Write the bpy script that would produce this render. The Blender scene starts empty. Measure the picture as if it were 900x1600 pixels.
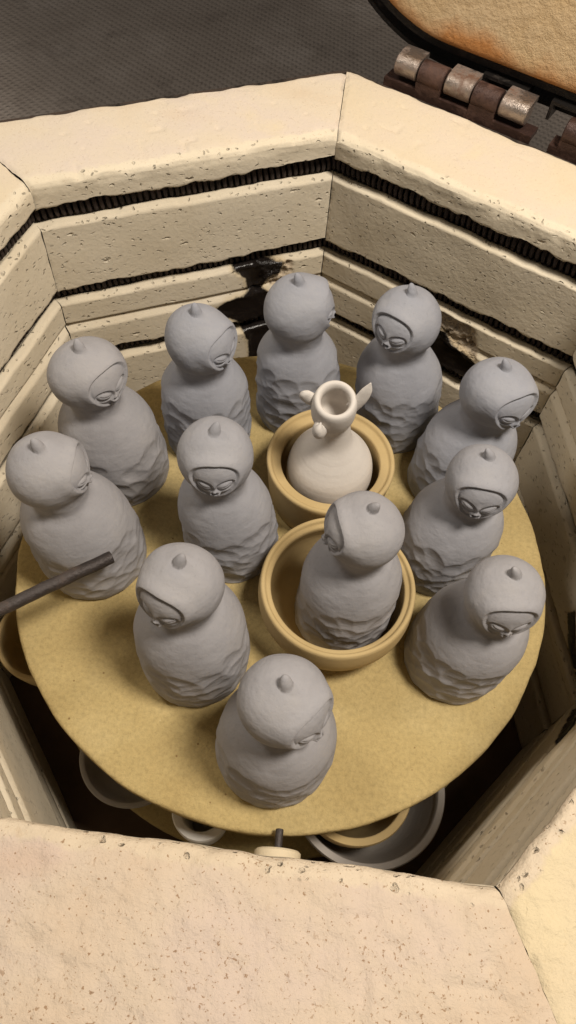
import bpy, math
import numpy as np
U = 0.19                      # one modelling unit = the shelf's radius, 19 cm
C = bpy.context.scene.collection
PI = math.pi
# ------------------------------------------------------------------ noise
def _hash(ix, iy, iz, seed):
    h = (ix.astype(np.int64)*374761393 + iy.astype(np.int64)*668265263 + iz.astype(np.int64)*2147483647 + seed*974634777) & 0xffffffff
    h = ((h ^ (h >> 13)) * 1274126177) & 0xffffffff
    h = (h ^ (h >> 16)) & 0xffffff
    return h/float(0xffffff)*2-1
def vnoise(P, scale, seed=0):
    P = np.asarray(P, float)*scale; i = np.floor(P).astype(int); f = P-i; f = f*f*(3-2*f); r = 0
    for dx in (0, 1):
        for dy in (0, 1):
            for dz in (0, 1):
                w = (f[:, 0] if dx else 1-f[:, 0])*(f[:, 1] if dy else 1-f[:, 1])*(f[:, 2] if dz else 1-f[:, 2])
                r = r+w*_hash(i[:, 0]+dx, i[:, 1]+dy, i[:, 2]+dz, seed)
    return r
def fbm(P, scale, seed=0, n=3):
    return sum(vnoise(P, scale*2**k, seed+k)*0.5**k for k in range(n))
def sm(a, b, x):
    t = np.clip((x-a)/(b-a), 0, 1); return t*t*(3-2*t)
# ------------------------------------------------------------------ object helpers
def mesh(name, V, F, mat, parent=None, smooth=True, sharp=None):
    me = bpy.data.meshes.new(name)
    V = np.asarray(V, np.float32)
    if isinstance(F, np.ndarray) and F.shape[1] == 4:
        me.vertices.add(len(V)); me.vertices.foreach_set('co', V.ravel())
        me.loops.add(F.size); me.loops.foreach_set('vertex_index', F.astype(np.int32).ravel())
        me.polygons.add(len(F)); me.polygons.foreach_set('loop_start', np.arange(0, F.size, 4, dtype=np.int32))
        me.update(calc_edges=True)
    else:
        me.from_pydata([tuple(v) for v in V.tolist()], [], [tuple(f) for f in F])
    me.validate(); me.update()
    me.polygons.foreach_set('use_smooth', [smooth]*len(me.polygons))
    if sharp is not None: me.set_sharp_from_angle(angle=math.radians(sharp))
    me.materials.append(mat)
    o = bpy.data.objects.new(name, me); C.objects.link(o)
    if parent: o.parent = parent
    return o
def thing(o_or_name, label, cat, loc=(0, 0, 0), group=None):
    o = o_or_name
    if isinstance(o, str):
        o = bpy.data.objects.new(o, None); C.objects.link(o); o.location = loc; o.empty_display_size = .05
    o['label'] = label; o['category'] = cat
    if group: o['group'] = group
    return o
def grid_faces(nr, nc, wrap=True):
    r = np.arange(nr-1)[:, None]; c = np.arange(nc if wrap else nc-1)[None, :]
    a = r*nc+c; b = r*nc+(c+1) % nc
    return np.stack([a, b, b+nc, a+nc], -1).reshape(-1, 4)
def lathe(prof, n=96, close=True):
    """prof: (r,z) list from bottom/outside round to the end; returns V,F (quads; r=0 rows collapse as tiny rings)"""
    prof = np.array(prof, float); t = np.linspace(0, 2*PI, n, endpoint=False)
    r = np.maximum(prof[:, 0], 1e-5)[:, None]
    V = np.stack([r*np.cos(t), r*np.sin(t), np.repeat(prof[:, 1][:, None], n, 1)], -1).reshape(-1, 3)
    return V, grid_faces(len(prof), n)
def pchip(xs, pts, q):
    """smooth curve through 2-D pts at parameter q (Catmull-Rom)"""
    pts = np.array(pts, float); q = np.asarray(q); i = np.clip(np.searchsorted(xs, q, side='right')-1, 0, len(xs)-2)
    xs = np.array(xs, float); m = np.zeros_like(pts)
    m[1:-1] = (pts[2:]-pts[:-2])/(xs[2:]-xs[:-2])[:, None]; m[0] = (pts[1]-pts[0])/(xs[1]-xs[0]); m[-1] = (pts[-1]-pts[-2])/(xs[-1]-xs[-2])
    h = (xs[i+1]-xs[i]); t = ((q-xs[i])/h)[:, None]; h = h[:, None]
    return (2*t**3-3*t**2+1)*pts[i]+(t**3-2*t**2+t)*h*m[i]+(-2*t**3+3*t**2)*pts[i+1]+(t**3-t**2)*h*m[i+1]
def smooth_prof(pts, n):
    pts = np.array(pts, float); d = np.r_[0, np.cumsum(np.hypot(*(pts[1:]-pts[:-1]).T))]
    return pchip(d, pts, np.linspace(0, d[-1], n))
def rot_to(d):
    """matrix whose z axis is d"""
    d = np.array(d, float); d /= np.linalg.norm(d); a = np.array([0, 0, 1.]) if abs(d[2]) < .9 else np.array([1., 0, 0])
    x = np.cross(a, d); x /= np.linalg.norm(x); y = np.cross(d, x); return np.stack([x, y, d], 1)
# ------------------------------------------------------------------ materials
class NT:
    def __init__(s, name, rough=.85, spec=.3):
        s.m = bpy.data.materials.new(name); s.m.use_nodes = True; s.t = s.m.node_tree; s.b = s.t.nodes['Principled BSDF']
        s.b.inputs['Roughness'].default_value = rough; s.b.inputs['Specular IOR Level'].default_value = spec
        s.co = s.t.nodes.new('ShaderNodeTexCoord').outputs['Object']
    def link(s, a, b): s.t.links.new(a, b)
    def mapping(s, scale=(1, 1, 1), rot=(0, 0, 0), src=None):
        n = s.t.nodes.new('ShaderNodeMapping'); n.inputs['Scale'].default_value = scale; n.inputs['Rotation'].default_value = rot
        s.link(src or s.co, n.inputs['Vector']); return n.outputs[0]
    def noise(s, sc, det=4, rough=.55, src=None, dist=0):
        n = s.t.nodes.new('ShaderNodeTexNoise'); n.inputs['Scale'].default_value = sc/U; n.inputs['Detail'].default_value = det
        n.inputs['Roughness'].default_value = rough; n.inputs['Distortion'].default_value = dist; s.link(src or s.co, n.inputs['Vector']); return n.outputs['Fac']
    def voro(s, sc, src=None, out='Distance', rnd=1):
        n = s.t.nodes.new('ShaderNodeTexVoronoi'); n.inputs['Scale'].default_value = sc/U; n.inputs['Randomness'].default_value = rnd
        s.link(src or s.co, n.inputs['Vector']); return n.outputs[out]
    def ramp(s, f, stops, interp='LINEAR'):
        n = s.t.nodes.new('ShaderNodeValToRGB'); cr = n.color_ramp; cr.interpolation = interp
        while len(cr.elements) < len(stops): cr.elements.new(.5)
        for e, (p, c) in zip(cr.elements, stops):
            e.position = p; e.color = (c, c, c, 1) if isinstance(c, (int, float)) else (*c, 1)
        s.link(f, n.inputs[0]); return n.outputs[0]
    def mix(s, f, a, b, mode='MIX'):
        n = s.t.nodes.new('ShaderNodeMix'); n.data_type = 'RGBA'; n.blend_type = mode
        for v, i in ((f, n.inputs[0]), (a, n.inputs[6]), (b, n.inputs[7])):
            if hasattr(v, 'links'): s.link(v, i)
            elif isinstance(v, (int, float)): i.default_value = v
            else: i.default_value = (*v, 1)
        return n.outputs[2]
    def math(s, op, a, b=0.0, clamp=False):
        n = s.t.nodes.new('ShaderNodeMath'); n.operation = op; n.use_clamp = clamp
        for v, i in ((a, n.inputs[0]), (b, n.inputs[1])):
            if hasattr(v, 'links'): s.link(v, i)
            else: i.default_value = v
        return n.outputs[0]
    def attr(s, name):
        n = s.t.nodes.new('ShaderNodeAttribute'); n.attribute_name = name; return n.outputs['Fac']
    def bump(s, h, dist, strength=1, prev=None):
        n = s.t.nodes.new('ShaderNodeBump'); n.inputs['Distance'].default_value = dist*U; n.inputs['Strength'].default_value = strength
        s.link(h, n.inputs['Height'])
        if prev: s.link(prev, n.inputs['Normal'])
        s.link(n.outputs[0], s.b.inputs['Normal']); return n.outputs[0]
    def color(s, c):
        if hasattr(c, 'links'): s.link(c, s.b.inputs['Base Color'])
        else: s.b.inputs['Base Color'].default_value = (*c, 1)

def m_clay(tint=(.315, .312, .335), name='grey_leather_hard_clay'):
    n = NT(name, .82, .18)
    big = n.noise(3.6, 5, .6); fine = n.noise(40, 3)
    c = n.ramp(big, [(.32, tuple(v*.86 for v in tint)), (.5, tint), (.68, (tint[0]*1.15, tint[1]*1.13, tint[2]*1.08))])
    sp = n.ramp(n.noise(90, 2), [(.28, .88), (.38, 1.0)])
    c = n.mix(.6, c, sp, 'MULTIPLY')
    n.color(c)
    b = n.bump(fine, .0035, .6); b = n.bump(n.noise(11, 4, .6), .010, .45, b); n.bump(n.noise(9, 3, .5, n.mapping((1, 1, 4), (.3, .2, 0))), .007, .35, b)
    return n.m
def m_brick(horiz=True):
    n = NT('soft_firebrick', .95, .08)
    top = n.attr('top'); slag0 = n.attr('slag')
    base = n.ramp(n.noise(2.2, 4), [(.25, (.66, .57, .425)), (.5, (.70, .615, .475)), (.75, (.73, .65, .52))])
    coat = n.ramp(n.noise(2.4, 5, .6), [(.3, (.64, .53, .40)), (.46, (.66, .57, .455)), (.60, (.65, .56, .48)), (.75, (.69, .59, .42))])
    tm = n.math('ADD', top, n.math('MULTIPLY', n.math('SUBTRACT', n.noise(14, 5, .7), .5), .7))
    tf = n.ramp(tm, [(.42, 0.0), (.56, 1.0)])
    c = n.mix(tf, base, coat)
    pk = n.ramp(n.noise(1.6, 2, .4, n.mapping((1, 2.2, 1))), [(.60, 0.0), (.72, .4)])
    c = n.mix(n.math('MULTIPLY', pk, tf), c, (.60, .40, .27))
    # the coordinates are warped so that no two pores share an outline
    nz = n.t.nodes.new('ShaderNodeTexNoise'); nz.inputs['Scale'].default_value = 26/U; nz.inputs['Detail'].default_value = 3; n.link(n.co, nz.inputs['Vector'])
    sc_ = n.t.nodes.new('ShaderNodeVectorMath'); sc_.operation = 'SCALE'; sc_.inputs[3].default_value = .030*U; n.link(nz.outputs['Color'], sc_.inputs[0])
    ad = n.t.nodes.new('ShaderNodeVectorMath'); n.link(n.co, ad.inputs[0]); n.link(sc_.outputs[0], ad.inputs[1]); wc = ad.outputs[0]
    def cells(sc, st, rot, th, sel):
        m_ = n.mapping(st, rot, wc); v = n.voro(sc, m_); q = n.ramp(v, [(th*.15, 1.0), (th*1.08, 0.0)])
        col = n.voro(sc, m_, 'Color'); sx = n.t.nodes.new('ShaderNodeSeparateColor'); n.link(col, sx.inputs[0])
        return n.math('MULTIPLY', q, n.math('GREATER_THAN', sx.outputs[0], sel))
    ps = [cells(40, (.55, .6, 1.5), (.1, .25, .3), .20, .35), cells(44, (.6, .5, 1.4), (-.5, .45, 1.1), .18, .45), cells(30, (1.3, .5, .8), (.7, -.6, .5), .15, .5), cells(14, (.7, .75, 1.6), (.1, .1, .8), .16, .86)]
    p = ps[0]
    ps[3] = n.math('MULTIPLY', ps[3], n.math('LESS_THAN', top, .04))
    for q in ps[1:]: p = n.math('MAXIMUM', p, q)
    dens = n.math('SUBTRACT', 1.0, n.math('MULTIPLY', tf, .88))
    p = n.math('MULTIPLY', p, dens)
    c = n.mix(n.math('MULTIPLY', p, .06), c, (.36, .27, .15))
    # brown iron specks of every size, clustered
    w1 = n.ramp(n.noise(95, 3, .65, wc), [(.615, 0.0), (.67, 1.0)]); cl = n.ramp(n.noise(4.5, 3), [(.36, 0.0), (.60, 1.0)])
    w2 = n.ramp(n.noise(120, 2, .5), [(.66, 0.0), (.72, 1.0)])
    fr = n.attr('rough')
    spk = n.math('MULTIPLY', n.math('MAXIMUM', n.math('MULTIPLY', w1, cl), w2), n.ramp(fr, [(.0, .05), (.03, .3), (.25, 1.0)]))
    c = n.mix(n.math('MULTIPLY', spk, .72), c, (.27, .15, .065))
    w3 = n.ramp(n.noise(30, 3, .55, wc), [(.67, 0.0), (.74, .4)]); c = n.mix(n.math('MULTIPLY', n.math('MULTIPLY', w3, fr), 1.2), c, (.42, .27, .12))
    c = n.mix(n.ramp(fr, [(.1, 0.0), (.28, 1.0)]), c, (.84, .79, .76), 'MULTIPLY')  # rough slabs dirtier; shade over the front rim is also put into this tint
    c = n.mix(n.math('MULTIPLY', n.math('MULTIPLY', n.attr('tone'), tf), n.ramp(n.noise(2, 3), [(.3, .5), (.7, 1.0)])), c, (.63, .525, .34))
    # glassy melted patch
    sg = n.math('ADD', n.math('ADD', slag0, .006), n.math('MULTIPLY', n.math('SUBTRACT', n.noise(22, 4, .65), .5), .03))
    sg = n.math('ADD', n.math('MULTIPLY', sg, 14.0), .5)
    sf = n.ramp(sg, [(.44, 0.0), (.56, 1.0)]); halo = n.ramp(sg, [(.20, 0.0), (.46, .35)])
    c = n.mix(halo, c, (.50, .37, .17)); c = n.mix(sf, c, (.012, .009, .008))
    n.color(c)
    n.link(n.mix(sf, (.95,)*3, (.22,)*3), n.b.inputs['Roughness'])
    n.link(n.mix(sf, (.08,)*3, (.35,)*3), n.b.inputs['Specular IOR Level'])
    inv = n.math('SUBTRACT', 1.0, sf)
    b = n.bump(n.math('SUBTRACT', 1.0, n.math('MULTIPLY', p, inv)), .0095, 1.0)
    b = n.bump(n.noise(48, 4, .7), .0035, .8, b)
    rough = n.math('MULTIPLY', n.noise(22, 5, .65), fr)
    b = n.bump(rough, .034, .8, b)
    return n.m
def m_shelf():
    n = NT('kiln_wash_cordierite', .88, .15)
    c = n.ramp(n.noise(2.2, 5, .6), [(.25, (.38, .28, .12)), (.5, (.445, .34, .155)), (.75, (.51, .405, .205))])
    g = n.ramp(n.noise(62, 3, .8), [(.33, .80), (.5, 1.0), (.68, 1.15)])
    c = n.mix(.75, c, g, 'MULTIPLY')
    sp = n.ramp(n.voro(14), [(.035, 1.0), (.065, 0.0)]); c = n.mix(n.math('MULTIPLY', sp, .65), c, (.13, .06, .02))
    w = n.ramp(n.voro(22, n.mapping((1, .8, 1), (0, 0, .6))), [(.03, 1.0), (.06, 0.0)]); c = n.mix(n.math('MULTIPLY', w, .4), c, (.62, .52, .33))
    n.color(c); n.bump(n.noise(60, 3, .7), .006, .7); return n.m
def m_tan(name, c0, c1):
    n = NT(name, .8, .2); n.color(n.ramp(n.noise(4, 4), [(.3, c0), (.7, c1)]))
    b = n.bump(n.noise(60, 3), .002, .5); n.bump(n.noise(1, 2, src=n.mapping((2, 2, 60))), .003, .4, b); return n.m
def m_metal(name, col, rust, rough=.35, amt=.5, metal=.9):
    n = NT(name, rough, .5); n.b.inputs['Metallic'].default_value = metal
    f = n.ramp(n.noise(9, 6, .7), [(amt-.1, 0.0), (amt+.08, 1.0)])
    n.color(n.mix(f, col, rust)); n.link(n.mix(f, (rough,)*3, (.85,)*3), n.b.inputs['Roughness'])
    n.link(n.mix(f, (metal,)*3, (.15,)*3), n.b.inputs['Metallic'])
    n.bump(n.noise(45, 5, .7), .006, .8); return n.m
def m_floor():
    n = NT('worn_chequer_floor', .55, .35)
    a = n.mapping((1, 1, 1), (0, 0, .62))
    w = n.t.nodes.new('ShaderNodeTexWave'); w.inputs['Scale'].default_value = 6.5/U; w.inputs['Distortion'].default_value = .8; n.link(a, w.inputs[0])
    w2 = n.t.nodes.new('ShaderNodeTexWave'); w2.inputs['Scale'].default_value = 5.0/U; w2.bands_direction = 'Y'; w2.inputs['Distortion'].default_value = .8; n.link(a, w2.inputs[0])
    h = n.math('MULTIPLY', w.outputs['Fac'], w2.outputs['Fac'])
    c = n.ramp(n.noise(1.1, 7, .65), [(.3, (.30, .25, .215)), (.55, (.37, .315, .275)), (.75, (.48, .42, .38))])
    d = n.ramp(n.noise(13, 5, .75), [(.58, 0.0), (.72, .6)]); c = n.mix(d, c, (.52, .46, .40)); d2 = n.ramp(n.noise(40, 2), [(.70, 0.0), (.75, .5)]); c = n.mix(d2, c, (.6, .54, .46)); d3 = n.ramp(n.noise(2.5, 4, .7), [(.55, 0.0), (.75, .4)]); c = n.mix(d3, c, (.12, .09, .075))
    c = n.mix(n.math('MULTIPLY', h, .10), c, (.24, .21, .18))
    n.color(c); b = n.bump(h, .014, .8); b = n.bump(n.noise(30, 4), .012, .8, b); n.bump(n.noise(7, 5, .6), .02, .6, b); return n.m
def m_lid():
    n = NT('scorched_lid_brick', .92, .1)
    c = n.ramp(n.noise(2.5, 5, .6), [(.3, (.60, .42, .22)), (.6, (.66, .50, .31))])
    z = n.t.nodes.new('ShaderNodeSeparateXYZ'); n.link(n.co, z.inputs[0])
    e = n.math('SUBTRACT', .98*1.0, n.math('MULTIPLY', n.attr('edge'), 1.0))
    e = n.math('ADD', n.attr('edge'), n.math('MULTIPLY', n.math('SUBTRACT', n.noise(5, 4), .5), 1.1))
    f = n.ramp(e, [(.55, 0.0), (.95, .9)])
    c = n.mix(f, c, (.50, .21, .06)); n.color(c)
    n.bump(n.noise(20, 6, .7), .02, .7); return n.m
CLAY = m_clay()
CLAY2 = m_clay((.325, .315, .328), 'grey_leather_hard_clay_warm')
CLAY3 = m_clay((.30, .305, .34), 'grey_leather_hard_clay_cool')
BRICK = m_brick(); SHELF = m_shelf(); LIDM = m_lid(); FLOORM = m_floor()
TAN = m_tan('tan_stoneware_bisque', (.44, .32, .15), (.51, .385, .195))
PORC = m_tan('unglazed_porcelain', (.60, .555, .51), (.64, .595, .55))
DULL = m_tan('dull_grey_bisque', (.33, .295, .265), (.38, .35, .32))
WHITE = m_tan('white_bisque', (.78, .75, .71), (.82, .79, .75))
SLABM = m_tan('shade_toned_floor_slab', (.10, .065, .04), (.16, .105, .07))  # deep shade at the kiln's bottom is put into the slab colour
CERAM = m_tan('beige_ceramic_tube', (.60, .50, .34), (.66, .56, .40))
COIL = m_metal('oxidised_element_wire', (.055, .038, .034), (.034, .024, .02), .6, .55, .3)
JACK = m_metal('dark_steel_jacket', (.09, .075, .065), (.05, .03, .02), .4, .5)
STEEL = m_metal('bright_steel_pin', (.40, .34, .30), (.15, .08, .05), .36, .55)
RUST = m_metal('brown_painted_knuckle', (.060, .033, .027), (.11, .058, .042), .42, .57, .45)
IRON = m_metal('black_iron_rod', (.055, .045, .042), (.10, .07, .055), .5, .6, .5)
BLACKM = m_metal('black_lid_band', (.03, .026, .024), (.11, .085, .07), .35, .64, .6)

# ------------------------------------------------------------------ kiln geometry
CX, CY, R0, ROT, HR = -.008, .0219, 1.1809, .03308, .8564
SIDE = 7; TH = math.tan(PI/SIDE)
def wall_axes(k):
    a = ROT+PI/SIDE*(2*k+1); return np.array([math.sin(a), math.cos(a), 0]), np.array([math.cos(a), -math.sin(a), 0])
def wall_pt(k, t, d, z):
    n, tt = wall_axes(k); return np.array([CX, CY, 0])+n*d+tt*t+np.array([0, 0, z])
def poly_sdf(P, poly):
    poly = np.array(poly, float); d = np.full(len(P), 1e9); ins = np.zeros(len(P), bool)
    for i in range(len(poly)):
        a = poly[i]; b = poly[(i+1) % len(poly)]; e = b-a; w = P-a
        h = np.clip((w@e)/(e@e), 0, 1); d = np.minimum(d, np.linalg.norm(w-h[:, None]*e, axis=1))
        c = ((a[1] > P[:, 1]) != (b[1] > P[:, 1])) & (P[:, 0] < (b[0]-a[0])*(P[:, 1]-a[1])/((b[1]-a[1]) or 1e-9)+a[0]); ins ^= c
    return np.where(ins, d, -d)
SLAG = {6: [[(0.163, 0.3), (0.274, 0.309), (0.376, 0.284), (0.366, 0.24), (0.314, 0.227), (0.297, 0.202), (0.277, 0.178), (0.317, 0.133), (0.359, 0.13), (0.402, 0.06), (0.406, -0.03), (0.344, -0.033), (0.22, -0.019), (0.084, 0.065), (0.079, 0.098), (0.13, 0.133), (0.204, 0.144), (0.233, 0.163), (0.218, 0.241)],
            [(0.198, -0.046), (0.329, -0.054), (0.382, -0.186), (0.271, -0.30), (0.238, -0.275), (0.23, -0.141)]],
        0: [[(-.035, 0.16), (0.027, 0.180), (0.089, 0.143), (0.161, 0.128), (0.235, 0.100), (0.235, 0.010), (0.163, 0.004), (0.088, -0.016), (-0.01, -0.016)]],
        2: [[(-0.54, -0.43), (-0.523, -0.38), (-0.231, 0.056), (-0.133, 0.001)]],
        1: [[(0.243, -0.288), (0.256, -0.226), (0.45, -0.36), (0.42, -0.41)]]}
CRUMB = {0: [[(0.0, 0.275), (0.16, 0.268), (0.215, 0.13), (.10, .12), (.03, .16)]], 6: [[(.27, .30), (.42, .28), (.42, .14), (.30, .19)]]}
GRV = [(.754, .674), (.364, .298), (-.005, -.072), (-.385, -.453), (-.77, -.84)]
def densify(pts, maxd):
    out = [pts[0]]
    for a, b in zip(pts[:-1], pts[1:]):
        a = np.array(a, float); b = np.array(b, float); m = maxd(a, b); n = max(1, int(math.ceil(np.linalg.norm(b-a)/m)))
        for i in range(1, n+1): out.append(tuple(a+(b-a)*i/n))
    return np.array(out)
def groove(zt, zl):
    h = zt-zl
    return [(0, zt+.006, 0), (.006, zt, 1), (.05, zt-.008, 0), (.118, zt-.03, 0), (.135, zt-.05, 0), (.132, zl-.012, 0), (.105, zl-.022, 0), (.05, zl-.012, 0), (.036, zl+.004, 0), (.008, zl-.002, 2), (0, zl-.010, 2)]
def panel(kiln, k, zt, zb, grooves, is_top, dens, seed, off0=0.0):
    """one slab of soft brick between two mitred corners; profile = (offset outward, z)"""
    pr = []
    if is_top:
        pr += [(.42, zb), (.42, zt-.05), (.408, zt-.014), (.385, zt-.002), (.35, zt), (.06, zt), (.03, zt-.002), (.012, zt-.008), (.003, zt-.02), (0, zt-.04)]
    else:
        pr += [(.42, zb), (.42, zt), (.026, zt), (.02, zt-.003), (0, zt-.030)]
    for g in grooves: pr += [(x, z) for x, z, _ in groove(*g)]
    if zb > 0: pr += [(0, zb+.012), (.014, zb), (.05, zb)]
    else: pr += [(0, zb+.004), (.01, zb), (.05, zb)]
    P2 = densify(pr, lambda a, b: dens*(1.0 if max(a[0], b[0]) < .16 or (a[1] > zt-.02 and is_top) else 6))
    nu = int(1.137/dens); u = np.linspace(-1, 1, nu)
    off = P2[:, 0][:, None]+off0; z = P2[:, 1][:, None]
    half = (R0+off)*TH-.0012
    t = u[None, :]*half; off = off+0*t; z = z+0*t
    n, tt = wall_axes(k)
    W = np.stack([t.ravel(), off.ravel(), z.ravel()], 1); seedv = W+np.array([k*7.3, 0, 0])
    face = (off.ravel() < .02); topm = (z.ravel() > zt-.025) & is_top
    nz = fbm(seedv, 5, seed, 2)*.0022
    # eroded edges near every groove's upper lip and at the joints
    dz = np.zeros(len(W)); do = nz.copy()
    for a, b in grooves:
        e = np.exp(-((W[:, 2]-a)/.012)**2)*(W[:, 1] < .06); dz += e*(fbm(seedv*np.array([1, 0, 0]), 22, seed+5)*.007+np.maximum(0, vnoise(seedv*np.array([1, 0, 0]), 9, seed+9)-.3)*.03)
        e = np.exp(-((W[:, 2]-b)/.014)**2)*(W[:, 1] < .06); dz += e*fbm(seedv*np.array([1, 0, 0]), 10, seed+6)*.005
    if is_top:
        e = np.exp(-(np.hypot(W[:, 1], (W[:, 2]-zt)*.8)/.05)**2); g = fbm(seedv, 9, seed+3, 4)
        do += e*g*.006; dz += e*fbm(seedv, 14, seed+4, 3)*.004-e*np.maximum(0, g)*.006
        e = np.exp(-((W[:, 1]-.42)/.05)**2)*(W[:, 2] > zt-.08); g = fbm(seedv, 7, seed+13, 4)
        dz -= e*np.abs(g)*.010; do -= e*np.abs(fbm(seedv, 6, seed+14))*.012
        dz += topm*(fbm(seedv, 3, seed+21)*.006)
        # little chips
        dz -= topm*np.clip(vnoise(seedv, 20, seed+30)-.72, 0, 1)*.03
        rt = {3: 1, 2: 1, 4: 1}.get(k, 0)
        if rt: dz += topm*fbm(seedv, 26, seed+31, 3)*.0045
    # corners of the slabs crumble
    ce = sm(.975, 1.0, np.abs(np.repeat(u[None, :], len(P2), 0).ravel()))
    dz -= ce*topm*(np.abs(fbm(seedv, 14, seed+40))*.012+.002)
    do += ce*face*np.abs(fbm(seedv, 14, seed+41))*.003
    sl = np.full(len(W), -1.0)
    TZ = W[:, [0, 2]]
    for poly in SLAG.get(k, []): sl = np.maximum(sl, poly_sdf(TZ, poly))
    sl = np.where(W[:, 1] < .2, sl, -1)
    pit = sm(-.01, .03, sl+.02*fbm(seedv, 18, 77)); do += pit*(.010+fbm(seedv, 8, 78)*.007)*(W[:, 1] < .04)
    cr = np.full(len(W), -1.0)
    for poly in CRUMB.get(k, []): cr = np.maximum(cr, poly_sdf(TZ, poly))
    crm = sm(-.02, .02, cr)*(W[:, 1] < .05); do += crm*(.010+np.abs(fbm(seedv, 22, 90, 4))*.03)*(sl < -.01)
    O = W[:, 1]+do; Z = W[:, 2]+dz; T = W[:, 0]
    V = np.array([CX, CY, 0])+n*(R0+O)[:, None]+tt*T[:, None]+np.array([0, 0, 1.])*Z[:, None]
    F = grid_faces(len(P2), nu, wrap=False)[:, ::-1]
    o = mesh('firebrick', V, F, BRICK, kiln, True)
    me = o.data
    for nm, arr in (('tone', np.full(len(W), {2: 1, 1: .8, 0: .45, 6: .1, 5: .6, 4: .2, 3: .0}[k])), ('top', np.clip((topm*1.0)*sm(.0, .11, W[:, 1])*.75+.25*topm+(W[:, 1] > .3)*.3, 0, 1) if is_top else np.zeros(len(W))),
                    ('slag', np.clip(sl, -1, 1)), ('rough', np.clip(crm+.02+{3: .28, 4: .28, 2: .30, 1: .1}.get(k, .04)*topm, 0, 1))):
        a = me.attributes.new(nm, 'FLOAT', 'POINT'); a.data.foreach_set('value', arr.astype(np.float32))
    return o
KILN_LABEL = 'open seven sided firebrick kiln with element coils in its walls and lid hinged open'
kiln = thing('kiln', KILN_LABEL, 'kiln', (0, 0, -1.35))
kiln_off = np.array([0, 0, 1.35])
def kmesh(name, V, F, mat, parent=None, **kw):
    return mesh(name, V, F, mat, parent or kiln, **kw)
DENS = {0: .0062, 6: .0062, 1: .0075, 5: .0085, 2: .0085, 4: .0095, 3: .0085}
for k in range(7):
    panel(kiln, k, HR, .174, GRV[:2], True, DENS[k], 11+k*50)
    panel(kiln, k, .170, -.51, [] if k in (3, 4) else GRV[2:4], False, DENS[k]*1.3, 400+k*50, -.008)
    panel(kiln, k, -.514, -1.20, GRV[4:], False, .03, 800+k*50)
# element coils: one per groove
def coil_row(zc, r=.033, wire=.0085, pitch=.0235):
    dist = R0+.074; Vs = []; Fs = []; nv = 0
    for k in range(7):
        half = dist*TH; n, tt = wall_axes(k); L = 2*half; turns = int(L/pitch); seg = 11
        N = turns*seg+1; s = np.linspace(0, 1, N); ph = s*turns*2*PI
        rng = np.random.RandomState(k+int((zc+2)*100)); 
        jit = vnoise(np.stack([s*turns*.35, 0*s+k, 0*s+zc], 1), 1, 5)+1.3*vnoise(np.stack([s*7, 0*s+k, 0*s+zc], 1), 1, 15)
        rr = r*(1+.05*jit); x = -half+L*s+.15*pitch*jit
        P = np.stack([x, rr*np.cos(ph)+.004*jit, rr*1.05*np.sin(ph)+.004*vnoise(np.stack([s*9, 0*s+k, 0*s], 1), 1, 8)], 1)
        T = np.gradient(P, axis=0); T /= np.linalg.norm(T, axis=1)[:, None]
        A = np.stack([0*ph, np.cos(ph), np.sin(ph)], 1); B = np.cross(T, A); B /= np.linalg.norm(B, axis=1)[:, None]
        m = 5; a = np.arange(m)*2*PI/m
        ring = P[:, None, :]+wire*(A[:, None, :]*np.cos(a)[None, :, None]+B[:, None, :]*np.sin(a)[None, :, None])
        ring = ring.reshape(-1, 3)
        V = np.array([CX, CY, zc])+n*(dist+ring[:, 1])[:, None]+tt*ring[:, 0][:, None]+np.array([0, 0, 1.])*ring[:, 2][:, None]
        Vs.append(V); Fs.append(grid_faces(N, m)+nv); nv += len(V)
    return np.concatenate(Vs), np.concatenate(Fs)
for a, b in GRV[:4]:
    V, F = coil_row(b+.022+.003); kmesh('heating_element', V, F, COIL)
# floor slab of the kiln and steel jacket
def prism(r, z0, z1, inner=None):
    a = ROT+2*PI/7*np.arange(7); rr = r/math.cos(PI/7)
    o = np.stack([CX+rr*np.sin(a), CY+rr*np.cos(a)], 1)
    if inner is None:
        V = [(*p, z0) for p in o]+[(*p, z1) for p in o]
        return V, [tuple(range(7)), tuple(range(13, 6, -1))]+[(i, i+7, (i+1) % 7+7, (i+1) % 7) for i in range(7)]
    ri = inner/math.cos(PI/7); q = np.stack([CX+ri*np.sin(a), CY+ri*np.cos(a)], 1)
    V = [(*p, z0) for p in o]+[(*p, z1) for p in o]+[(*p, z0) for p in q]+[(*p, z1) for p in q]; F = []
    for i in range(7):
        j = (i+1) % 7; F += [(i, i+7, j+7, j), (i+14, j+14, j+21, i+21), (i+7, i+21, j+21, j+7), (i, j, j+14, i+14)]
    return V, F
V, F = prism(1.60, -1.34, -1.21); fs_ = kmesh('floor_slab', V, F, SLABM, smooth=False)
a_ = fs_.data.attributes.new('slag', 'FLOAT', 'POINT'); a_.data.foreach_set('value', [-1.0]*len(fs_.data.vertices))
V, F = prism(1.625, -1.35, HR-.035, 1.607); kmesh('steel_jacket', V, F, JACK, smooth=False)
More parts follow.
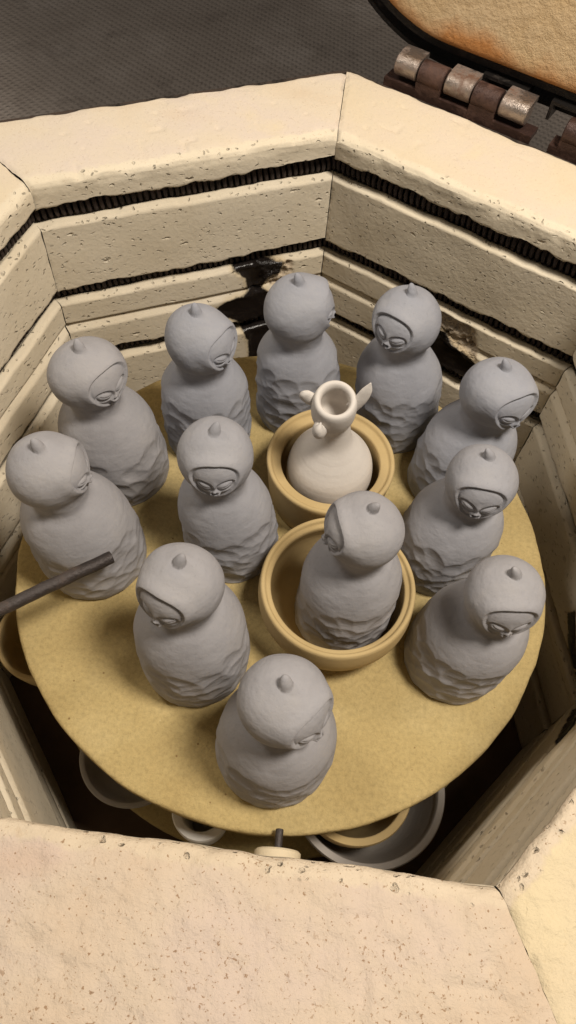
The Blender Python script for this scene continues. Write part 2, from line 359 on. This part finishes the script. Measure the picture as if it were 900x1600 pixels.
# --- hinge, wall 0 (back right)
def cyl(p0, p1, r, n=28, caps=True, bev=.004):
    p0 = np.array(p0, float); p1 = np.array(p1, float); M = rot_to(p1-p0); L = np.linalg.norm(p1-p0)
    prof = [(0, 0), (r-bev, 0), (r, bev), (r, L-bev), (r-bev, L), (0, L)]
    V, F = lathe(prof, n); return V@M.T+p0, F
def box(k, t0, t1, d0, d1, z0, z1, bev=0):
    V = [wall_pt(k, t, d, z) for t in (t0, t1) for d in (d0, d1) for z in (z0, z1)]
    F = [(0, 1, 3, 2), (4, 6, 7, 5), (0, 4, 5, 1), (2, 3, 7, 6), (0, 2, 6, 4), (1, 5, 7, 3)]; return V, F
def join(*parts):
    Vs = []; Fs = []; n = 0
    for V, F in parts:
        Vs.append(np.array(V, float)); Fs += [tuple(int(i)+n for i in f) for f in F]; n += len(V)
    return np.concatenate(Vs), Fs
def hinge(t0, segs):
    h = bpy.data.objects.new('hinge', None); C.objects.link(h); h.parent = kiln
    d, z = 1.668, .905; t = t0; tot = sum(s[0] for s in segs)
    leafp = []
    for w, kind in segs:
        g = .004
        if kind == 's':
            parts = [cyl(wall_pt(0, t+g, d, z), wall_pt(0, t+w-g, d, z), .042)]
            parts.append(box(0, t+g, t+w-g, d+.01, 1.735, z+.022, z+.041))
            V, F = join(*parts); o = mesh('barrel', V, F, STEEL, h, True, sharp=40); o.location = (0, 0, 1.35)
        else:
            parts = [cyl(wall_pt(0, t+g, d, z), wall_pt(0, t+w-g, d, z), .047)]
            parts.append(box(0, t+g, t+w-g, 1.626, d-.030, z-.16, z-.022))
            V, F = join(*parts); o = mesh('knuckle', V, F, RUST, h, True, sharp=40); o.location = (0, 0, 1.35)
        t += w
    V, F = join(box(0, t0-.03, t0+tot+.04, 1.63, 1.70, z-.075, z-.052), box(0, t0-.03, t0+tot+.04, 1.627, 1.64, z-.4, z-.053))
    o = mesh('leaf_plate', V, F, RUST, h, False); o.location = (0, 0, 1.35)
    return h
hinge(-.585, [(.105, 's'), (.115, 'b'), (.12, 's'), (.115, 'b'), (.12, 's')])
hinge(.135, [(.115, 'b'), (.12, 's'), (.115, 'b'), (.12, 's'), (.105, 'b')])
# --- lid: rounded heptagon slab standing open on the hinge side, leaning back
def round_hept(r, rho, n=14):
    """rounded heptagon, one side at the bottom (y=0), centred x=0"""
    out = []
    for k in range(7):
        a = -PI/2+2*PI/7*k+PI/7   # corner direction
        cr = (r-rho)/math.cos(PI/7); cx, cy = cr*math.cos(a), r+cr*math.sin(a)
        for i in range(n+1):
            b = a-PI/7+2*PI/7*i/n; out.append((cx+rho*math.cos(b), cy+rho*math.sin(b)))
    return np.array(out)
AL = math.radians(86)
nB, tB = wall_axes(0); eB = nB*math.cos(AL)+np.array([0, 0, 1])*math.sin(AL); bB = nB*math.sin(AL)-np.array([0, 0, 1])*math.cos(AL)
LO = wall_pt(0, .0, 1.745, .985)
def lidpt(x, y, h): return LO+tB*x+eB*y+bB*h
lid = bpy.data.objects.new('lid', None); C.objects.link(lid); lid.parent = kiln
o1 = round_hept(1.5, .62)
ins = lambda pts, s, cy=1.5: (pts-np.array([0, cy]))*s+np.array([0, cy])
rings = [(ins(o1, f), h) for f, h in [(1e-4, 0)]+[(s, 0) for s in np.linspace(.03, .97, 42)]+[(.985, .001), (.993, .005), (.998, .014), (1, .03), (1, .25)]]
V = np.concatenate([np.array([lidpt(x, y, h) for x, y in r]) for r, h in rings]); n1 = len(o1)
nzv = fbm(V, 5, 3, 4)[:, None]*.006*(-bB)[None, :]; V = V+nzv
o = mesh('lid_brick', V, grid_faces(len(rings), n1), LIDM, lid, True); o.location = (0, 0, 1.35)
e = np.repeat(np.array([0]+list(np.linspace(.03, .97, 42))+[.985, .993, .998, 1, 1]), n1)
a = o.data.attributes.new('edge', 'FLOAT', 'POINT'); a.data.foreach_set('value', np.clip((e-.86)/.14, 0, 1).astype(np.float32))
def band(sect, mat, name):
    """sect: list of (outward, depth) closed section swept round the lid"""
    Vs = []
    for w, h in sect:
        oo = round_hept(1.5+w, .62+w); oo[:, 1] -= w
        Vs.append([lidpt(x, y, h) for x, y in oo])
    V = np.concatenate(Vs+[Vs[0]]); o = mesh(name, V, grid_faces(len(sect)+1, n1), mat, lid, True, sharp=35); o.location = (0, 0, 1.35); return o
band([(.008, .035), (.030, .03), (.034, .05), (.012, .055)], BLACKM, 'inner_band')
band([(.095, .085), (.108, .08), (.112, .10), (.112, .33), (.012, .34), (.012, .32), (.098, .31)], BLACKM, 'lid_band')
# U brackets between the bands
for t in (-.235, .055):
    parts = []
    def lb(x0, x1, y0, y1, h0, h1):
        V = [lidpt(x, y, h) for x in (x0, x1) for y in (y0, y1) for h in (h0, h1)]
        return V, [(0, 1, 3, 2), (4, 6, 7, 5), (0, 4, 5, 1), (2, 3, 7, 6), (0, 2, 6, 4), (1, 5, 7, 3)]
    V, F = join(lb(t-.02, t+.17, -.055, -.043, .0, .09), lb(t-.02, t-.008, -.115, -.055, .0, .09), lb(t+.158, t+.17, -.115, -.055, .0, .09))
    o = mesh('lid_bracket', V, F, BLACKM, lid, False); o.location = (0, 0, 1.35)
# --- thermocouple rod through the lower-left wall and the cone sensor in the front wall
def rod(p0, p1, r, mat, name, parent, tipnoise=True):
    p0 = np.array(p0, float); p1 = np.array(p1, float); L = np.linalg.norm(p1-p0); M = rot_to(p1-p0)
    prof = [(0, 0), (r, 0)]+[(r, s) for s in np.linspace(.02, L-.006, 40)]+[(r*.93, L-.001), (r*.72, L), (r*.6, L-.004), (0, L-.006)]
    V, F = lathe(prof, 24); V = V+(fbm(V, 18, 4)*.0012*(V[:, 2] > .01))[:, None]*np.array([1, 1, 0])
    V = V@M.T+p0; o = kmesh(name, V, F, mat, parent, smooth=True, sharp=50); return o
tip = np.array([-.565, -.245, .325]); dirn = np.array([math.sin(math.radians(54.1)), math.cos(math.radians(54.1)), 0])
thermo = rod(tip-dirn*.62, tip, .0215, IRON, 'thermocouple', kiln)
rod((.073, -1.13, .03), (.073, -.985, .03), .0125, IRON, 'sensing_rod', kiln)
V, F = lathe([(0, 0), (.066, 0), (.072, .004), (.072, .122), (.066, .128), (.03, .128), (.03, .11), (0, .11)], 40); V = V@rot_to((0, 1, 0)).T+np.array([.073, -1.175, .025])
kmesh('sensor_tube', V, F, CERAM, smooth=True, sharp=40)
# parts were built in world coordinates: cancel the empty's offset
for o in kiln.children: 
    o.location = (0, 0, 1.35)
for e_ in [c for c in kiln.children if c.type == 'EMPTY']:
    e_.location = (0, 0, 1.35)
    for c in e_.children: c.location = (0, 0, 0)

# ------------------------------------------------------------------ kiln shelf
SH = .05
prof = [(1e-4, -SH), (.5, -SH), (.985, -SH), (.996, -SH+.004), (1.0, -SH+.012), (1.0, -.012), (.996, -.003), (.988, 0)]+[(r, 0) for r in np.linspace(.97, 1e-4, 60)]
V, F = lathe(prof, 220); ang = np.arctan2(V[:, 1], V[:, 0]); rr = np.hypot(V[:, 0], V[:, 1])
edge = sm(.96, 1, rr); V[:, :2] *= (1+edge*fbm(np.stack([np.cos(ang), np.sin(ang), V[:, 2]], 1), 9, 6)*.0035)[:, None]
sh = mesh('kiln_shelf', V, F, SHELF); sh.location = (0, 0, 0)
thing(sh, 'round ochre kiln shelf carrying all the grey figures and both bowls', 'shelf')

# ------------------------------------------------------------------ bird-mouthed clay figures
def figure(idx, base, head, H, az, label, mat, fdepth=.011, fsize=1.0, hs=.975, hx=1.0, hz=1.0, z0=0.0, rb=.188, ztop=.248, pitch=.17, nub=(.3, .6), seed=1):
    rs = np.random.RandomState(seed*13+5)
    NT_ = 300
    t = np.linspace(0, 2*PI, NT_, endpoint=False); RH = .131*hs; k = H/.72; zc = .55*k
    nk = .098*hs
    body = [(.0, 0), (.10, 0), (rb*.93, 0), (rb*.965, .006), (rb*.985, .03), (rb*1.0, .09), (rb*1.0, .16), (rb*.985, .22), (rb*.955, .27), (rb*.885, .318), (rb*.775, .358), (rb*.65, .388), (nk*1.03, .408), (nk*.97, .424)]
    body = [(r, z*k) for r, z in body]
    a0 = math.asin(min(.99, nk/RH))   # angle from -z at which the head starts
    aa = np.linspace(a0*1.05, PI, 150)
    hd = [(RH*math.sin(x), zc-RH*.97*math.cos(x)) for x in aa]
    bp = np.array(body[2:]); 
    low = smooth_prof(bp, 95)
    # blend neck into head
    prof = np.concatenate([np.array([(1e-5, 0), (.06, 0), (.12, 0)]), low[:-6], smooth_prof([tuple(low[-6]), tuple(low[-3]), (nk*.985, zc-RH*.93), hd[5], hd[9]], 16), np.array(hd[10:])])
    prof[-1, 0] = 1e-5
    nr = len(prof); r = np.repeat(prof[:, 0][:, None], NT_, 1).ravel(); z = np.repeat(prof[:, 1][:, None], NT_, 1).ravel(); th = np.tile(t, nr)
    X = r*np.cos(th); Y = r*np.sin(th); V = np.stack([X, Y, z], 1)
    # ---- carved facets on the skirt: concave scoops, min over many planes
    arc = rb
    ns = int(180/fsize**2); th_s = rs.rand(ns)*2*PI; z_s = (rs.rand(ns)**.9)*(ztop*k+.02)-.01
    # relax the sites
    for _ in range(6):
        dx = (th_s[:, None]-th_s[None, :]+PI) % (2*PI)-PI; dx *= arc; dzz = z_s[:, None]-z_s[None, :]; d2 = dx**2+dzz**2+1e-5; np.fill_diagonal(d2, 1)
        fo = 4e-5/d2**1.0; fo[d2 > .006] = 0
        th_s = th_s+np.clip((dx*fo).sum(1), -.008, .008)/arc; z_s = np.clip(z_s+np.clip((dzz*fo).sum(1), -.006, .006), -.02, ztop*k+rs.rand(ns)*.015-.01)
    tilt = rs.randn(ns, 2)*.10; dep = fdepth*(.3+.9*rs.rand(ns)); ang = rs.uniform(-.7, .7, ns)
    m = (z < ztop*k+.08) & (r > rb*.8) & (z > -.001); idxs = np.where(m)[0]
    thm = th[idxs]; zm = z[idxs]; best = np.full(len(idxs), 1e9)
    for i in range(ns):
        da = ((thm-th_s[i]+PI) % (2*PI)-PI)*arc; db = zm-z_s[i]
        ca, sa = math.cos(ang[i]), math.sin(ang[i]); p = ca*da+sa*db; q = -sa*da+ca*db
        val = -dep[i]*.50-.0065+p*p/(2*.15)+q*q/(2*.062)+tilt[i, 0]*p+tilt[i, 1]*q
        best = np.minimum(best, val)
    cut = np.minimum(0.0, best+.002)
    cut *= sm(0, .012, zm)*.75+.25
    V[idxs, 0] += cut*np.cos(thm); V[idxs, 1] += cut*np.sin(thm)
    # handmade wobble
    wob = fbm(V+seed*3.1, 5, 31, 2)*.0045+fbm(V+seed*3.1, 14, 32, 2)*.0012
    rad = V/np.maximum(np.hypot(V[:, 0], V[:, 1]), 1e-3)[:, None]; inr = sm(.02, .08, r)
    V[:, 0] += wob*rad[:, 0]*inr; V[:, 1] += wob*rad[:, 1]*inr
    hd_ = sm(zc-RH*1.0, zc-RH*.5, V[:, 2])
    V[:, 0] *= 1+(hx-1)*hd_; V[:, 2] = V[:, 2]+hd_*(hz-1)*(V[:, 2]-zc)
    V[:, 0] += hd_*fbm(V+seed*1.7, 3.2, 61, 2)*.007; V[:, 1] += hd_*fbm(V+seed*1.7, 3.2, 62, 2)*.007; V[:, 2] += hd_*fbm(V+seed*1.7, 3.2, 63, 2)*.005*sm(zc-RH, zc, V[:, 2])
    # ---- head: spherical displacement
    hm = z > zc-RH*.97; hc = np.array([0, 0, zc]); D = V-hc; L = np.linalg.norm(D, axis=1); N = D/np.maximum(L, 1e-6)[:, None]
    hw = sm(zc-RH*.99, zc-RH*.80, z)
    s = RH/.131
    # face frame: forward -y, pitched a little
    cp, sp = math.cos(pitch), math.sin(pitch)
    fy = -N[:, 1]*cp+N[:, 2]*sp; fz = N[:, 2]*cp+N[:, 1]*sp; fx = N[:, 0]
    u = np.arctan2(fx, np.maximum(fy, 1e-4))*.131; v = np.arcsin(np.clip(fz, -1, 1))*.131; front = fy > .05
    v0 = -.007; tt_ = (v-v0)/.082; wdt = .083*(1+.36*np.clip(tt_, -1.2, 1.0)-.10*np.clip(tt_, 0, 1.2)**2)
    e = (np.abs(u/wdt)**2.3+np.abs(tt_)**2.3+1e-9)**(1/2.3); sd = (e-1)*.080
    sd = np.where(front, sd, .2)
    d = np.zeros(len(V))
    upw = .55+.45*sm(-.06, .06, v)
    # the hood swells round the opening, most at the brow
    d += np.where(sd <= 0, 1.0, np.exp(-(np.maximum(sd, 0)/.028)**2))*.0125*upw
    ins_ = 1-sm(-.0050, -.0006, sd)
    d -= ins_*(.0102*upw+.0020)
    d -= ins_*.0018*np.exp(-((sd+.006)/.004)**2)
    d += ins_*.003*np.clip(1-e*e, 0, 1)
    for sgn in (-1, 1):
        eu = sgn*u-.038; ev = v+.0165; c_, s_ = math.cos(.40), math.sin(.40)
        a = eu*c_+ev*s_; b = -eu*s_+ev*c_
        q2 = np.sqrt((a/.040)**2+(b/.027)**2)
        sock = 1-sm(.88, 1.0, q2); d -= ins_*sock*.0068
        q = np.sqrt((a/.031)**2+((b+.001)/.0165)**2); d += ins_*np.clip(1-q*q, 0, 1)**.6*.0090
        d -= ins_*.0035*np.exp(-((b+.0010-(a*a)*7)/.0019)**2)*(np.abs(a) < .021)
        d += ins_*.0022*np.exp(-((q-1.22)/.10)**2)
    d += ins_*.004*np.exp(-(np.abs(u)/.0085)**2)*sm(-.055, -.035, v)*(1-sm(-.02, .02, v))
    # little open spout of a mouth
    mv = v+.047; rho = np.sqrt((u*.85)**2+(mv*1.1)**2)
    d += ins_*np.where(mv < 0, .0125, .0065)*np.exp(-(np.maximum(rho-.0125, 0)/.0045)**2)
    d -= ins_*.020*(1-sm(.0065, .0100, rho))
    V += N*(d*hw*s)[:, None]
    # nub on the crown
    nx, ny = -.001, .004; rho = np.hypot(V[:, 0]-nx, V[:, 1]-ny)
    top = (z > zc+RH*.5)
    rn = .0205*s; g = np.where(top, np.clip(1-(rho/rn)**2, 0, 1), 0); hgt = .034*s*g**.6+.007*np.exp(-(rho/.034)**2)*top
    V[:, 2] += hgt
    la = (hgt/.043)**1.6*.022
    V[:, 0] += la*nub[0]; V[:, 1] += la*nub[1]
    # skirt foot stays on z=0, everything above follows the maker's lean
    rz = PI-math.radians(az); ca, sa = math.cos(rz), math.sin(rz)
    Vr = np.stack([V[:, 0]*ca-V[:, 1]*sa, V[:, 0]*sa+V[:, 1]*ca, V[:, 2]], 1)
    w = sm(.02*k, .56*k, Vr[:, 2])
    lean = np.array([head[0]-base[0], head[1]-base[1]])
    Vr[:, 0] += lean[0]*w; Vr[:, 1] += lean[1]*w
    o = mesh('bird_figure', Vr, grid_faces(nr, NT_), mat)
    o.location = (base[0], base[1], z0)
    thing(o, label, 'figurine', group='grey clay hooded figures')
    return o
FIG = [
 (1, (-.70, -.09), (-.763, -.089), .745, 88, 'grey hooded figure farthest left on the shelf, standing behind the black rod', CLAY2, dict(fdepth=.004, fsize=1.2, hs=.98, hx=.97, hz=.95, rb=.192)),
 (2, (-.675, .302), (-.733, .316), .735, 122, 'grey hooded figure at the back left edge, its beaked face in three quarter view', CLAY2, dict(fdepth=.006, fsize=1.0, rb=.186, hx=1.03, hz=.95)),
 (3, (-.366, .526), (-.378, .520), .735, 117, 'grey hooded figure at the back, second from the left along the rear wall', CLAY3, dict(fdepth=.012, fsize=1.0, rb=.180, ztop=.28)),
 (4, (-.012, .708), (-.042, .717), .745, 84, 'grey hooded figure rearmost of all, before the black stain, face turned right', CLAY3, dict(fdepth=.012, fsize=1.0, rb=.178, ztop=.29)),
 (5, (.398, .684), (.353, .721), .735, 211, 'grey hooded figure right behind the white vase, its open beak facing forward and left', CLAY3, dict(fdepth=.008, fsize=1.0, rb=.178, hs=.955, nub=(-.8, .4))),
 (6, (.635, .405), (.684, .443), .70, 149, 'grey hooded figure at the back right edge, head leaning over the wall corner', CLAY3, dict(fdepth=.009, fsize=1.0, rb=.182, nub=(-.5, .6))),
 (7, (-.205, .020), (-.254, .036), .725, 174, 'grey hooded figure left of the white vase, facing straight at the viewer', CLAY, dict(fdepth=.008, fsize=1.05, rb=.178, hs=.95, hz=1.02, nub=(.5, .7))),
 (8, (.575, .050), (.616, .083), .675, 186, 'grey hooded figure at the right, standing behind the front right figure, face forward', CLAY, dict(fdepth=.008, fsize=1.0, rb=.179, hs=.925, hx=.98, nub=(-.9, .2))),
 (9, (.632, -.345), (.676, -.325), .67, 176, 'grey hooded figure at the front right edge, carved skirt clear of the tan bowl', CLAY2, dict(fdepth=.008, fsize=1.05, rb=.183, hs=.925, nub=(-.7, .2))),
 (10, (-.270, -.448), (-.292, -.424), .73, 206, 'grey hooded figure left of the front bowl, face turned down to the left', CLAY2, dict(fdepth=.003, fsize=1.25, rb=.187, hs=.97)),
 (11, (.030, -.744), (.042, -.726), .675, 128, 'grey hooded figure nearest the front edge of the shelf, face turned right', CLAY2, dict(fdepth=.002, fsize=1.3, rb=.189, hs=.99)),
 (12, (.225, -.235), (.237, -.197), .735, 254, 'grey hooded figure standing inside the front tan bowl, face turned left', CLAY2, dict(fdepth=.008, fsize=1.0, rb=.173, hs=.91, z0=.032)),
]
for i, b, h, H, az, lab, mt, kw in FIG: figure(i, b, h, H, az, lab, mt, seed=i, **kw)

# ------------------------------------------------------------------ bowls
def pot(name, prof, loc, label, cat, mat, n=120, wob=.003, seed=1, **kw):
    V, F = lathe(prof, n); V[:, :2] *= (1+fbm(V, 3, seed)*wob)[:, None]
    o = mesh(name, V, F, mat, None, True, sharp=kw.get('sharp', 55)); o.location = loc; thing(o, label, cat, group=kw.get('group')); return o
def P(*segs): return [q for s in segs for q in s]
zr = .25; R = .240
back = P([(1e-4, 0), (.17, 0), (.20, .0), (.212, .006)], smooth_prof([(.215, .012), (.226, .07), (.232, .14), (.236, .20)], 14).tolist(), [(.2395, .225), (.2405, .24), (.238, .248), (.233, .251), (.226, .2495), (.222, .244), (.2195, .238), (.214, .2355), (.192, .2345), (.1875, .231), (.186, .222)],
         smooth_prof([(.186, .21), (.195, .15), (.195, .08), (.175, .04), (.13, .03)], 16).tolist(), [(1e-4, .03)])
pot('lidded_jar_base', back, (.136, .290, 0), 'tan straight sided bowl with ledged rim holding the white vase', 'bowl', TAN, group='tan unglazed bowls')
front = P([(1e-4, 0), (.15, 0), (.172, .0), (.196, .006)], smooth_prof([(.198, .012), (.222, .04), (.250, .085), (.266, .13), (.271, .175), (.268, .215)], 18).tolist(), [(.2665, .236), (.263, .245), (.258, .248), (.252, .247), (.248, .242), (.2465, .236), (.242, .2335), (.234, .233), (.230, .229), (.229, .222)],
          smooth_prof([(.229, .215), (.236, .17), (.232, .12), (.212, .06), (.185, .034), (.14, .03)], 18).tolist(), [(1e-4, .03)])
pot('round_bowl', front, (.192, -.221, 0), 'tan round bellied bowl in front with a grey figure standing inside', 'bowl', TAN, seed=4, group='tan unglazed bowls')

# ------------------------------------------------------------------ white vase
vz = thing('animal_vase', 'small white porcelain vase with eared cup mouth standing in the back tan bowl', 'vase', (.136, .300, .031))
vp = smooth_prof([(.10, 0), (.138, .03), (.160, .09), (.163, .15), (.149, .21), (.118, .26), (.088, .30), (.068, .33), (.058, .36), (.054, .39), (.053, .425), (.056, .455), (.067, .48), (.075, .515), (.076, .565), (.071, .60), (.063, .611), (.053, .609), (.0465, .59), (.051, .55), (.051, .51), (.046, .48), (.02, .47)], 130)
V, F = lathe([(1e-4, 0), (.06, 0)]+vp.tolist()+[(1e-4, .47)], 110)
V[:, :2] *= (1+fbm(V, 4, 9)*.02)[:, None]
w = sm(.36, .52, V[:, 2]); tl = .30   # the cup nods forward-right
cz = .44; y = V[:, 1].copy(); zz = V[:, 2]-cz
V[:, 1] = y+w*(-math.sin(tl)*zz*.75-.01); V[:, 2] = V[:, 2]+w*(y*math.sin(tl)*1.0)*.9; V[:, 0] -= w*.022
mesh('vase_body', V, F, PORC, vz, True)
def blob(pts, rads, mat, name, parent, flat=(1, 1, 1), n=20):
    """tapered organic lump swept along pts"""
    pts = np.array(pts, float); q = np.linspace(0, len(pts)-1, 22); c = pchip(np.arange(len(pts)), pts, q); r = pchip(np.arange(len(pts)), np.stack([rads, rads], 1), q)[:, 0]
    T = np.gradient(c, axis=0); Vs = []
    for i in range(len(c)):
        d_ = T[i]/np.linalg.norm(T[i]); x_ = np.cross((0, 1., 0) if abs(d_[1]) < .8 and abs((pts[-1]-pts[0])[1]) < .03 else (1., 0, 0), d_); x_ /= np.linalg.norm(x_); M = np.stack([x_, np.cross(d_, x_), d_], 1); a = np.arange(n)*2*PI/n
        Vs.append(c[i]+(M[:, 0][None]*np.cos(a)[:, None]*flat[0]+M[:, 1][None]*np.sin(a)[:, None]*flat[1])*max(r[i], 1e-4))
    o = mesh(name, np.concatenate([c[:1]+np.zeros((n, 3))]+Vs+[c[-1:]+np.zeros((n, 3))]), grid_faces(len(c)+2, n), mat, parent, True); return o
e = blob([(.036, -.035, .560), (.060, -.03, .600), (.076, -.022, .640), (.084, -.015, .672)], [.024, .023, .018, .002], PORC, 'ear', vz, (1, .45)); e['label'] = 'long pointed right ear of the vase'
e = blob([(-.082, -.02, .555), (-.110, -.02, .572), (-.126, -.02, .590), (-.132, -.02, .600)], [.026, .026, .020, .002], PORC, 'ear', vz, (1, .6)); e['label'] = 'short round left ear of the vase'
blob([(-.058, -.085, .500), (-.064, -.112, .520), (-.066, -.124, .545), (-.062, -.116, .568)], [.032, .030, .020, .002], PORC, 'snout', vz, (1, .8))
# ------------------------------------------------------------------ wares on the level below
def ring_bowl(name, R_, h, th, loc, label, mat, group=None, cat='bowl'):
    pr = P([(1e-4, 0), (R_*.5, 0), (R_*.55, .004)], smooth_prof([(R_*.56, .01), (R_*.82, h*.35), (R_*.97, h*.8), (R_, h*.97)], 16).tolist(), [(R_-.004, h), (R_-th+.004, h), (R_-th, h-.005)],
           smooth_prof([(R_-th-.003, h*.9), (R_*.8-th, h*.4), (R_*.45, .04)], 12).tolist(), [(1e-4, .035)])
    return pot(name, pr, loc, label, cat, mat, seed=int(R_*100), group=group)
ZL = -.62
V, F = lathe([(1e-4, -.05), (.99, -.05), (1.0, -.04), (1.0, -.01), (.99, 0), (1e-4, 0)], 120); o = mesh('kiln_shelf', V, F, SHELF); o.location = (0, 0, ZL); thing(o, 'lower kiln shelf in the dark beneath the ochre one', 'shelf')
ring_bowl('wide_bowl', .285, .34, .028, (.385, -.762, ZL+.001), 'wide grey bowl half hidden under the right front of the shelf', DULL)
ring_bowl('small_bowl', .205, .36, .03, (.335, -.775, ZL+.040), 'small tan bowl nested in the wide grey bowl under the shelf', TAN)
ring_bowl('white_cup', .105, .36, .034, (-.197, -.905, ZL+.001), 'thick rimmed white cup peeping out under the front of the shelf', WHITE, cat='cup')
ring_bowl('tan_bowl', .19, .30, .02, (-.915, -.30, ZL+.001), 'tan bowl peeping out beneath the left edge of the shelf', TAN)
ring_bowl('grey_bowl', .20, .20, .02, (-.50, -.70, ZL+.001), 'grey bowl in shadow under the front left edge of the shelf', DULL)
for x, yy, ln, lb in ((0.0, -.45, 1, 'front'), (-.62, .45, 1, 'left'), (.62, .45, 1, 'right')):
    V, F = lathe([(1e-4, 0), (.05, 0), (.055, .004), (.055, -ZL-.056), (.05, -ZL-.052), (1e-4, -ZL-.052)], 32)
    o = mesh('kiln_post', V, F, CERAM); o.location = (x, yy, ZL+.001); thing(o, 'round ceramic post propping up the ochre shelf', 'kiln post', group='posts under the kiln shelf')
for x, yy in ((0.0, -.45), (-.62, .45), (.62, .45)):
    V, F = lathe([(1e-4, 0), (.05, 0), (.055, .004), (.055, .53), (.05, .534), (1e-4, .534)], 32)
    o = mesh('kiln_post', V, F, CERAM); o.location = (x, yy, -1.208); thing(o, 'round ceramic post under the lower kiln shelf', 'kiln post', group='posts under the lower shelf')

# ------------------------------------------------------------------ room floor
V = [(-14, -10, 0), (14, -10, 0), (14, 16, 0), (-14, 16, 0)]
fl = mesh('floor', V, [(0, 1, 2, 3)], FLOORM, smooth=False); fl.location = (0, 0, -1.56); fl['kind'] = 'structure'
# kiln stand
V, F = prism(1.5, -1.558, -1.352, 1.42); st = mesh('kiln_stand', V, F, JACK, smooth=False); thing(st, 'dark steel stand underneath the kiln', 'stand')

# ------------------------------------------------------------------ camera
cam = bpy.data.cameras.new('camera'); co = bpy.data.objects.new('camera', cam); C.objects.link(co)
co.location = (-.00336, -1.39279, 2.66593)
from mathutils import Matrix, Euler
co.rotation_euler = (Matrix.Rotation(.5350, 3, 'X') @ Matrix.Rotation(.10282, 3, 'Z')).to_euler()
cam.sensor_fit = 'VERTICAL'; cam.sensor_height = 36; cam.lens = 36*1230.8/1600; cam.clip_end = 100; cam.clip_start = .01
bpy.context.scene.camera = co
cam.dof.use_dof = False
# ------------------------------------------------------------------ lamps
def area(name, loc, target, size, power, col, sy=None):
    l = bpy.data.lights.new(name, 'AREA'); l.energy = power; l.color = col; l.size = size*U
    if sy: l.shape = 'RECTANGLE'; l.size_y = sy*U
    o = bpy.data.objects.new(name, l); C.objects.link(o); o.location = loc
    from mathutils import Vector
    o.rotation_euler = (Vector(target)-Vector(loc)).to_track_quat('-Z', 'Y').to_euler(); return o
area('ceiling_lamp', (2.1, -.75, 6.2), (0, 0, .3), 1.2, 16, (1.0, .915, .80))
area('far_ceiling_lamp', (-4.5, 2.5, 6.0), (0, 0, 0), 1.6, 6.5, (1.0, .91, .79))
w = bpy.data.worlds.new('World'); bpy.context.scene.world = w; w.use_nodes = True
w.node_tree.nodes['Background'].inputs[0].default_value = (1.0, .93, .84, 1); w.node_tree.nodes['Background'].inputs[1].default_value = .075
sc = bpy.context.scene
sc.view_settings.view_transform = 'Standard'; sc.view_settings.look = 'None'; sc.view_settings.exposure = 0; sc.view_settings.gamma = 1
# ------------------------------------------------------------------ bring modelling units to metres
done = set()
for o in bpy.data.objects:
    o.location = [c*U for c in o.location]
    if o.type == 'MESH' and o.data.name not in done:
        done.add(o.data.name); n = len(o.data.vertices); a = np.empty(n*3, np.float32); o.data.vertices.foreach_get('co', a); o.data.vertices.foreach_set('co', a*U); o.data.update()
